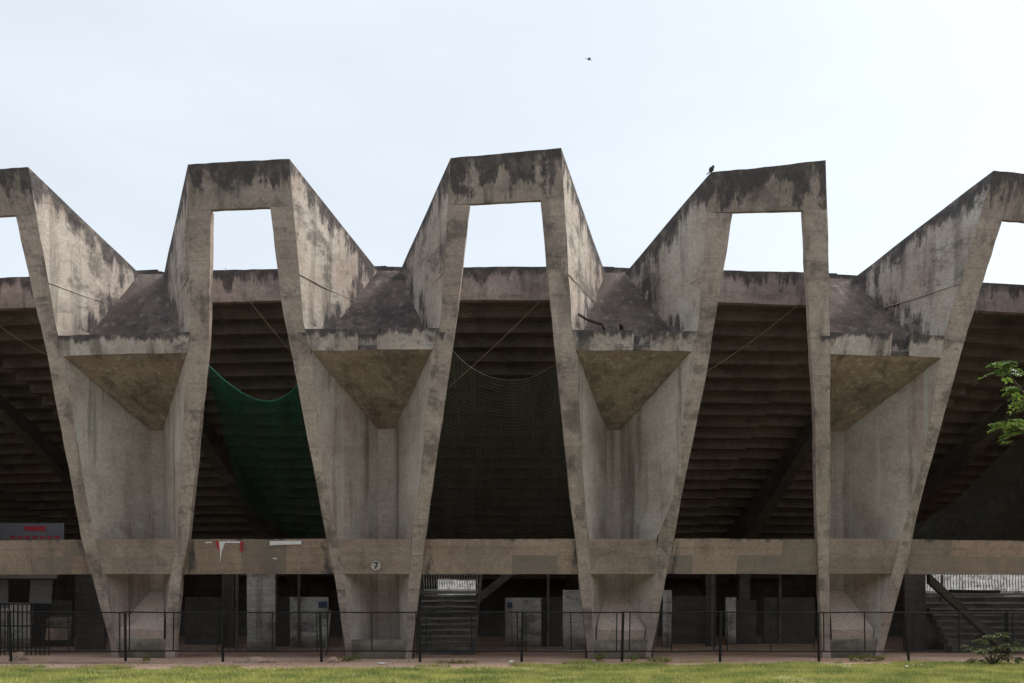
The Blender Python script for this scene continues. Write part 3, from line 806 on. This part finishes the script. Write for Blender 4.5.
# ------------------------------------------------------------------ fence
YF = 25.8
posts = [-104, 11, 125.5, 223, 321.5, 420, 521.5, 622, 720, 819, 909, 1008, 1108]
fz1 = EYE - .0122 * YF; fz0 = EYE - .0512 * YF
fence = thing('chain_link_fence', 'low black chain link fence running along the front of the stadium', 'fence', (0, YF, 0))
rng = random.Random(4)
for i, px in enumerate(posts):
    X = (px - CX) / F * YF; ln = rng.uniform(-.05, .05)
    if px == 909: ln = -.12
    mb = MB(); mb.tube([(X, YF, -.05), (X + ln * .5, YF, .66), (X + ln, YF, fz1 + .01)], .036, 8)
    mb.build('post', M['iron'], fence)
for i in range(len(posts) - 1):
    xa = (posts[i] - CX) / F * YF + rng.uniform(.09, .2); xb = (posts[i + 1] - CX) / F * YF - rng.uniform(.07, .16); xm = (xa + xb) / 2
    dz = rng.uniform(-.012, .012); dz2 = rng.uniform(-.012, .012)
    mb = MB()
    xa0 = (posts[i] - CX) / F * YF; xb0 = (posts[i + 1] - CX) / F * YF
    mb.tube([(xa0, YF, fz1 + dz), (xm, YF, fz1 + rng.uniform(-.015, .008)), (xb0, YF, fz1 + dz2)], .019, 6)
    mb.tube([(xa0, YF, fz0 + dz), (xm, YF, fz0 + rng.uniform(-.02, .01)), (xb0, YF, fz0 + dz2)], .021, 6)
    for x in (xa, xm, xb): mb.tube([(x, YF, fz0), (x + rng.uniform(-.02, .02), YF, fz1)], .016, 6)
    fr = mb.build('panel_frame', M['iron'], fence)
    mb = MB(); hh = fz1 - fz0; p = 0.085; k = 0
    x = xa - hh
    while x < xb:
        for sgn in (1, -1):
            # clip each diagonal wire to the panel
            x0_, z0_, x1_, z1_ = (x, fz0, x + hh, fz1) if sgn > 0 else (x, fz1, x + hh, fz0)
            t0 = max(0, (xa - x0_) / hh); t1 = min(1, (xb - x0_) / hh)
            if t1 - t0 > .03:
                pa = (x0_ + hh * t0, YF + .004 * sgn, z0_ + (z1_ - z0_) * t0); pb = (x0_ + hh * t1, YF + .004 * sgn, z0_ + (z1_ - z0_) * t1)
                mb.tube([pa, pb], .0026, 3, cap=False)
        x += p
    mb.build('wire_mesh', M['wire'], fr)

# ------------------------------------------------------------------ ground
def sheet(name, mat, x0, y0, x1, y1, z, nx, ny, bumpy=0.0):
    mb = MB(); rows = []
    for j in range(ny + 1):
        y = y0 + (y1 - y0) * j / ny
        rows.append([(x0 + (x1 - x0) * i / nx, y, z + (bumpy * noise.noise(Vector(((x0 + (x1 - x0) * i / nx) * 1.3, y * 1.3, 0))) if bumpy else 0)) for i in range(nx + 1)])
    mb.grid(rows); o = mb.build(name, mat); o['kind'] = 'structure'; return o
sheet('ground', M['soil'], -400, -60, 400, 600, 0.0, 8, 8)
mb = MB(); nx = 640
def lawn_edge(x):
    e_ = 23.55 + 1.3 * noise.noise(Vector((x * .3, 0, 3))) + .6 * noise.noise(Vector((x * 1.1, 4, 3))) + .5 * noise.noise(Vector((x * 3.7, 4, 8)))
    xi = CX + x / 24.5 * F
    if xi > 500: e_ += min(1.0, (xi - 500) / 90) * 1.35
    if xi > 780: e_ += .35 * min(1, (xi - 780) / 60)
    if xi < 210: e_ += .15
    return e_
rows = [[], []]
for i in range(nx + 1):
    x = -40 + 80 * i / nx
    rows[0].append((x, 16.5, .004)); rows[1].append((x, lawn_edge(x), .004))
mb.grid(rows); lawn = mb.build('lawn', M['turf']); lawn['kind'] = 'structure'
sheet('bounce_ground', M['bouncepaving'], -120, -9, 120, 16.5, .004, 4, 4)  # unseen paving added in place of lawn to cut green bounce light
# low kerb at the left
mb = MB(); a, b = at(-40, 664, 25.2).x, at(206, 664, 25.2).x
mb.hexa([(a, 25.05, 0), (b, 25.15, 0), (b, 25.3, 0), (a, 25.2, 0)], [(a, 25.05, .05), (b, 25.15, .045), (b, 25.3, .05), (a, 25.2, .055)], step=.3)
kb = mb.build('kerb', M['stone'], None, .012); kb['kind'] = 'structure'
# grass blades
rs = np.random.RandomState(3)
N = 170000
gx = rs.uniform(-14.5, 14.5, N); gy = rs.uniform(18.6, 26.2, N)
V = []; Fc = []
for x, y in zip(gx, gy):
    e_ = lawn_edge(x); nn = noise.noise(Vector((x * .8, y * 1.3, 7)))
    if y > e_ + .05 + 1.6 * max(0, nn): continue
    if y > e_ - 1.6 and nn + .6 * noise.noise(Vector((x * 2.1, y * 2.1, 17))) < -.3 + .45 * ((y - e_ + 1.6) / 1.6): continue
    if nn + .5 * noise.noise(Vector((x * 2.7, y * 3.5, 1))) < -.46: continue
    h = (.035 + .06 * rs.rand()) * (1 + .8 * max(0, nn)); an = rs.rand() * 6.283; w = .005 + .005 * rs.rand()
    dx, dy = math.cos(an) * w, math.sin(an) * w; lx, ly = (rs.rand() - .5) * h * 1.2, (rs.rand() - .5) * h * 1.2
    b = len(V); V += [(x - dx, y - dy, 0), (x + dx, y + dy, 0), (x + lx, y + ly, h)]; Fc.append((b, b + 1, b + 2))
me = bpy.data.meshes.new('grass'); me.from_pydata(V, [], Fc); me.materials.append(M['grass'])
o = bpy.data.objects.new('grass', me); C.objects.link(o); o['kind'] = 'stuff'; tag(o, 'short patchy green and yellow grass along the bottom of the picture', 'grass')

# stones, litter, weeds
def stone(x, y, Y, sx, sy, sz, seed, name, label, mat, group=None):
    bm = bmesh.new(); bmesh.ops.create_icosphere(bm, subdivisions=3, radius=1)
    for v in bm.verts:
        n_ = noise.noise(v.co * 1.6 + Vector((seed, seed, 0))) * .35 + noise.noise(v.co * 4 + Vector((seed, 0, seed))) * .12
        v.co = Vector((v.co.x * sx, v.co.y * sy, max(-.15, v.co.z) * sz)) * (1 + n_)
    me = bpy.data.meshes.new(name); bm.to_mesh(me); bm.free(); me.materials.append(mat)
    o = bpy.data.objects.new(name, me); C.objects.link(o); p = at(x, y, Y); o.location = (p.x, Y, .01); tag(o, label, 'stone' if 'rubble' not in name else 'rubble', group)
stone(333.5, 660, 25.4, .13, .1, .16, 3, 'stone', 'pale pinkish loose stone by the foot of the fence post left of the numbered pier', M['stone'])
stone(257, 660, 25.5, .33, .2, .13, 8, 'rubble_heap', 'larger low heap of sandy rubble at the fence left of the loose stone', M['stone'])
stone(240, 662, 25.4, .20, .15, .08, 5, 'rubble_heap', 'smaller flat heap of sandy rubble beside the larger heap', M['stone'])
stone(270, 661, 25.6, .15, .12, .10, 15, 'rubble_heap', 'smallest rounded heap of sandy rubble at the right of the larger heap', M['stone'])
stone(18, 655, 26.4, .22, .16, .2, 11, 'rubble_heap', 'brown rubble heap at the foot of the fence at the far left', M['stone'])
rr_ = random.Random(77)
bmc = MB()
for k in range(420):
    x_ = rr_.uniform(-14, 14); y_ = rr_.uniform(23.6, 26.4); q_ = rr_.uniform(.012, .045)
    c_ = Vector((x_, y_, q_ * .3)); v_ = [c_ + Vector((math.cos(a) * q_ * rr_.uniform(.7, 1.2), math.sin(a) * q_, 0)) for a in (0, 1.25, 2.5, 3.8, 5.0)]; tp = c_ + up * q_ * rr_.uniform(.5, .9)
    for i_ in range(5): bmc.face([v_[i_], v_[(i_ + 1) % 5], tp])
oc = bmc.build('gravel', M['stone']); oc['kind'] = 'stuff'; tag(oc, 'scattered crumbs of stone on the soil strip along the fence', 'gravel')
def scrap(x, y, w, label, seed):
    p = at(x, y, 24.9); Y = EYE * F / (y - HZ) ; X = (x - CX) / F * Y
    mb = MB(); r = random.Random(seed); top = []; 
    for k in range(7):
        an = 2 * math.pi * k / 7; rr = w * r.uniform(.6, 1); top.append(Vector((X + math.cos(an) * rr, Y + math.sin(an) * rr * .6, .02 + r.uniform(0, .05))))
    mb.face(top); bt = [t_ - up * .006 for t_ in top]
    mb.face(bt[::-1])
    for k in range(7): mb.face([top[k], top[(k + 1) % 7], bt[(k + 1) % 7], bt[k]])
    o = mb.build('paper_scrap', M['paper'], None, loc=(X, Y, .01)); tag(o, label, 'litter', 'paper litter on the ground')
scrap(383, 664.5, .17, 'longest white paper scrap lying on bare soil below the numbered pier', 2)
scrap(511, 663, .09, 'white paper scrap lying on bare soil in front of the dark net bay', 5)
scrap(812, 661, .08, 'white paper scrap lying near the fence post of the right pier', 7)
scrap(906, 668, .08, 'small white paper scrap lying on the grass at the right', 9)
def weed(x, y, Y, w, h, n, label):
    p = at(x, y, Y); mb = MB(); r = random.Random(int(x))
    for k in range(n):
        bx = p.x + r.uniform(-w, w); by = Y + r.uniform(-.1, .1); an = r.uniform(0, 6.28); l_ = h * r.uniform(.5, 1)
        c = Vector((bx, by, l_ * r.uniform(.2, 1))); d = Vector((math.cos(an), math.sin(an), r.uniform(-.3, .8))).normalized() * .05
        s_ = d.cross(Vector((r.random(), r.random(), 1))).normalized() * .02
        mb.face([c - d, c + s_, c + d, c - s_])
    for k in range(6): mb.tube([(p.x + r.uniform(-w, w) * .6, Y, 0), (p.x + r.uniform(-w, w), Y, h * .9)], .005, 4)
    o = mb.build('weed', M['grass'], None, loc=(p.x, Y, 0)); tag(o, label, 'weed')
weed(351, 656, 26.0, .25, .16, 90, 'green weed growing at the left foot of the numbered pier')
weed(146, 657, 26.2, .1, .16, 40, 'tiny green weed growing against the plinth of the left pier')
weed(600, 657, 26.0, .14, .24, 60, 'green weed growing at the left foot of the pier with a tan footing, middle right')
weed(634, 657, 26.0, .1, .2, 40, 'thin green weed growing at the right foot of the middle right pier')
weed(868, 657, 26.0, .45, .2, 200, 'wide green weed patch growing in front of the right pier')
weed(457, 660, 25.2, .5, .1, 120, 'low green weed tuft on the soil strip under the stair')
weed(660, 660, 25.4, .3, .18, 120, 'green weed tuft right beside the middle right pier')

# ------------------------------------------------------------------ birds
def bird_parts(o_name, loc, scale, flying, label):
    mb = MB()
    n = 10; prof = [(-.5, .01), (-.38, .06), (-.2, .12), (0, .15), (.18, .125), (.3, .075), (.36, .09), (.44, .085), (.5, .04), (.56, .006)]
    if flying:
        mb.tube([Vector((x, 0, .03 * math.sin(x * 3))) * scale + Vector(loc) for x, r in prof], [r * scale * .7 for x, r in prof], 8)
    else:
        ax = Vector((.55, -.15, .82)).normalized()
        mb.tube([ax * (x * scale) + Vector(loc) + up * scale * .5 for x, r in prof], [r * scale * 2.1 for x, r in prof], 9)
        for s_ in (-1, 1): mb.tube([Vector(loc) + Vector((.02, .05 * s_, 0)) * scale * 2, Vector(loc) + Vector((0, .05 * s_ * scale, scale * .3))], .015 * scale, 4)
        mb.tube([Vector(loc) + up * scale * .12 + Vector((-.25, .05, 0)) * scale, Vector(loc) + Vector((-.62, .15, -.12)) * scale], [.07 * scale, .05 * scale], 6)
    body = mb.build(o_name, M['bird'], None, smooth=True, loc=loc)
    tag(body, label, 'bird')
    if flying:
        for s_ in (-1, 1):
            mb = MB(); L0 = Vector(loc)
            pts = [(.15, .08, .05), (.2, .5, .28), (.05, 1.15, .1), (-.12, 1.05, .1), (-.18, .5, .24), (-.2, .08, .05)]
            pp = [L0 + Vector((x * scale, y * s_ * scale, z * scale)) for x, y, z in pts]
            mb.face(pp); mb.face([p - up * .02 * scale for p in pp][::-1])
            for k in range(6): mb.face([pp[k], pp[(k + 1) % 6], pp[(k + 1) % 6] - up * .02 * scale, pp[k] - up * .02 * scale])
            mb.build('wing', M['bird'], body)
        mb = MB(); L0 = Vector(loc)
        pp = [L0 + Vector((-.35, .04, 0)) * scale, L0 + Vector((-.35, -.04, 0)) * scale, L0 + Vector((-.75, -.16, 0)) * scale, L0 + Vector((-.75, .16, 0)) * scale]
        mb.face(pp); mb.face([p - up * .015 * scale for p in pp][::-1]); mb.build('tail', M['bird'], body)
    return body
fb = bird_parts('bird', at(589, 59.5, 80), .46, True, 'small dark bird flying in the pale sky')
fb.rotation_euler = (math.radians(20), math.radians(14), math.radians(8))
pk = P(711.5, 172, .1)
bird_parts('bird', (pk.x, pk.y, pk.z - .03), .20, False, 'dark pigeon perched on the left corner of a concrete crown')

# ------------------------------------------------------------------ vegetation at the right
def leaf(mb, c, d, w, up_=Vector((0, 0, 1)), bend=.25):
    d = Vector(d); n_ = d.cross(up_)
    if n_.length < 1e-4: n_ = Vector((1, 0, 0))
    n_.normalize(); n_ *= w; m_ = c + d * .5 + up_ * d.length * bend * .3
    e_ = c + d
    mb.face([c, m_ - n_, e_ - up_ * d.length * bend, m_ + n_])
def pinnate(mb, tw, p, d, L, n, leafL, leafW, r):
    """a frond: rachis with leaflets on both sides"""
    d = d.normalized(); side = d.cross(up); side.normalize()
    pts = []
    for k in range(n + 1):
        t_ = k / n; q = p + d * (L * t_) - up * (L * .35 * t_ * t_); pts.append(q)
        if k:
            for s_ in (-1, 1):
                dirn = (side * s_ * .85 + d * .5 + up * r.uniform(-.35, .1)).normalized() * leafL * (1 - .35 * abs(t_ - .5)) * r.uniform(.85, 1.1)
                leaf(mb, q, dirn, leafW * r.uniform(.8, 1.15), up + Vector((r.uniform(-.3, .3), r.uniform(-.3, .3), 0)))
    tw.tube(pts, .004, 4, cap=False)
r = random.Random(12)
TX, TY = 9.6, 14.0
tree = thing('tree', 'green leafy tree reaching in with feathery branch ends at the right edge', 'tree', (TX, TY, 0))
mbT = MB(); mbT.tube([(TX, TY, 0), (TX + .05, TY, 1.2), (TX - .03, TY + .05, 2.4), (TX + .1, TY, 3.6), (TX + .05, TY, 4.8), (TX + .2, TY, 6.4)], [.2, .17, .15, .12, .09, .03], 10)
limb = MB(); fol = MB()
ends = []
# the two limbs that come into the picture
sprays = [(at(1003, 366, 14.0), 13), (at(1008, 375, 14.0), 6), (at(1021, 390, 14.0), 11), (at(1006, 424, 14.0), 15), (at(1021, 427, 14.1), 13), (at(1034, 398, 14.1), 14), (at(1014, 434, 14.0), 4)]
limb.tube([(TX + .05, TY, 3.2), at(1090, 430, 14.05), at(1055, 428, 14.05), sprays[4][0], sprays[3][0]], [.06, .04, .025, .014, .007], 6)
limb.tube([(TX + .05, TY, 3.9), at(1080, 420, 14.1), at(1040, 410, 14.1), sprays[2][0], sprays[0][0]], [.06, .04, .025, .014, .007], 6)
for c, n_ in sprays:
    for k in range(n_):
        an = r.uniform(0, 6.283); d = Vector((math.cos(an) * .9 - .15, math.sin(an), r.uniform(-.15, .45)))
        b_ = c + Vector((r.gauss(0, .05), r.gauss(0, .08), r.gauss(0, .04)))
        pinnate(fol, limb, b_, d, r.uniform(.13, .24), 5, .085, .021, r)
for k in range(240):
    v = Vector((r.gauss(0, 1), r.gauss(0, 1), r.gauss(0, .8))); v = v.normalized() * r.random() ** .4
    c = Vector((TX + .9, TY, 5.2)) + Vector((v.x * 1.9, v.y * 2.0, v.z * 1.9))
    if c.x / c.y * F + CX < 1075: continue
    if k % 3 == 0: limb.tube([(TX + .1, TY, 3.4 + (k % 10) * .25), (Vector((TX + .3, TY, 4.6)) + c) / 2, c], [.04, .02, .006], 5)
    for j in range(6):
        an = r.uniform(0, 6.283); d = Vector((math.cos(an), math.sin(an), r.uniform(-.15, .5)))
        pinnate(fol, limb, c + Vector((r.gauss(0, .12), r.gauss(0, .12), r.gauss(0, .1))), d, .28, 5, .1, .026, r)
mbT.build('trunk', M['bark'], tree); limb.build('limbs', M['bark'], tree); fol.build('crown', M['leaf'], tree)
# shrub
YS = 24.3
sx = at(992, 660, YS).x
shrub = thing('shrub', 'small dusty olive shrub with drooping leaves growing at the right in front of the fence', 'shrub', (sx, YS, 0))
fol = MB(); st = MB()
for (x, y, n_) in ((992, 636, 9), (1001, 634, 6), (983, 641, 8), (972, 648, 9), (980, 652, 9), (990, 650, 12), (1000, 648, 12), (1010, 645, 10), (1018, 648, 10), (1004, 657, 12), (990, 659, 10), (976, 660, 7), (1016, 658, 10), (1030, 650, 12), (1036, 640, 8)):
    c = at(x, y, YS + r.uniform(-.3, .3))
    st.tube([(sx + r.uniform(-.1, .1), YS, 0), (Vector((sx, YS, 0)) + c) / 2 + Vector((0, 0, .06)), c], [.013, .009, .004], 5)
    for k in range(n_):
        an = r.uniform(0, 6.283); d = Vector((math.cos(an), math.sin(an), r.uniform(-.3, .5)))
        pinnate(fol, st, c + Vector((r.gauss(0, .03), r.gauss(0, .05), r.gauss(0, .03))), d, r.uniform(.1, .2), 4, .085, .02, r)
st.build('stems', M['bark'], shrub); fol.build('foliage', M['bushleaf'], shrub)

# unseen belt of trees added behind the camera to block low sky light
fol = MB(); r = random.Random(31)
for k in range(60):
    cx = -72 + k * 2.45 + r.uniform(-1, 1); hh = r.uniform(12, 17); cy = -13 + r.uniform(-2.5, 2.5); wd = r.uniform(2.6, 4.2)
    fol.tube([(cx, cy, 0), (cx + r.uniform(-.3, .3), cy, hh * .5), (cx, cy, hh * .85)], [.28, .2, .05], 6, m=1)
    for j in range(260):
        v = Vector((r.gauss(0, 1), r.gauss(0, 1), r.gauss(0, 1))).normalized() * r.random() ** .33
        c = Vector((cx + v.x * wd, cy + v.y * 2.4, hh * .56 + v.z * hh * .44))
        a_ = Vector((r.gauss(0, 1), r.gauss(0, 1), r.gauss(0, 1))).normalized(); b_ = a_.orthogonal().normalized()
        q1, q2 = a_ * r.uniform(.45, .8), b_ * r.uniform(.3, .55)
        fol.face([c - q1, c + q2, c + q1, c - q2])
tb = fol.build('sky_block_trees', [M['blockerleaf'], M['bark']], None, loc=(0, -13, 0)); tb['kind'] = 'stuff'
tag(tb, 'added unseen belt of leafy trees blocking low sky light from the stadium', 'trees')

# ------------------------------------------------------------------ camera
cam = bpy.data.cameras.new('camera'); co = bpy.data.objects.new('camera', cam); C.objects.link(co)
co.location = (0, 0, EYE); co.rotation_euler = (math.radians(90), 0, 0)
cam.sensor_width = 36; cam.sensor_fit = 'HORIZONTAL'; cam.lens = 36 * F / 1024
cam.shift_y = (HZ - 341.5) / 1024; cam.clip_end = 2000
scene.camera = co

# ------------------------------------------------------------------ light
AZ, EL = math.radians(78), math.radians(50)     # azimuth from +Y towards +X
w = bpy.data.worlds.new('World'); scene.world = w; w.use_nodes = True
nt = w.node_tree; bg = nt.nodes['Background']
sky = nt.nodes.new('ShaderNodeTexSky'); sky.sky_type = 'NISHITA'; sky.sun_disc = False
sky.sun_elevation = EL; sky.sun_rotation = AZ; sky.air_density = 1.0; sky.dust_density = 6.0; sky.ozone_density = 1.0; sky.altitude = 50
hs = nt.nodes.new('ShaderNodeHueSaturation'); hs.inputs['Saturation'].default_value = 0.62
nt.links.new(sky.outputs[0], hs.inputs['Color'])
# thin high cloud veil
tc = nt.nodes.new('ShaderNodeTexCoord'); mp = nt.nodes.new('ShaderNodeMapping'); mp.inputs['Scale'].default_value = (1.2, 1.2, 4.5)
nz = nt.nodes.new('ShaderNodeTexNoise'); nz.inputs['Scale'].default_value = 2.2; nz.inputs['Detail'].default_value = 6
nt.links.new(tc.outputs['Generated'], mp.inputs[0]); nt.links.new(mp.outputs[0], nz.inputs['Vector'])
mr = nt.nodes.new('ShaderNodeMapRange'); mr.inputs[1].default_value = .35; mr.inputs[2].default_value = .7; mr.inputs[3].default_value = .52; mr.inputs[4].default_value = .62
nt.links.new(nz.outputs['Fac'], mr.inputs[0])
mx = nt.nodes.new('ShaderNodeMix'); mx.data_type = 'RGBA'
nt.links.new(mr.outputs[0], mx.inputs[0]); nt.links.new(hs.outputs[0], mx.inputs[6]); mx.inputs[7].default_value = (7.15, 7.8, 8.3, 1)
nt.links.new(mx.outputs[2], bg.inputs['Color']); bg.inputs['Strength'].default_value = 0.080
sl = bpy.data.lights.new('sun', 'SUN'); sl.energy = 1.6; sl.angle = math.radians(12); sl.color = (1.0, .93, .84)
so = bpy.data.objects.new('sun', sl); C.objects.link(so)
d = Vector((math.sin(AZ) * math.cos(EL), math.cos(AZ) * math.cos(EL), math.sin(EL)))
so.rotation_euler = d.to_track_quat('Z', 'Y').to_euler(); so.location = (30, 10, 40)
scene.view_settings.view_transform = 'Standard'; scene.view_settings.look = 'None'
scene.view_settings.exposure = 1.02; scene.view_settings.gamma = 1.0
scene.render.engine = 'CYCLES'
scene.cycles.max_bounces = 8; scene.cycles.transparent_max_bounces = 12
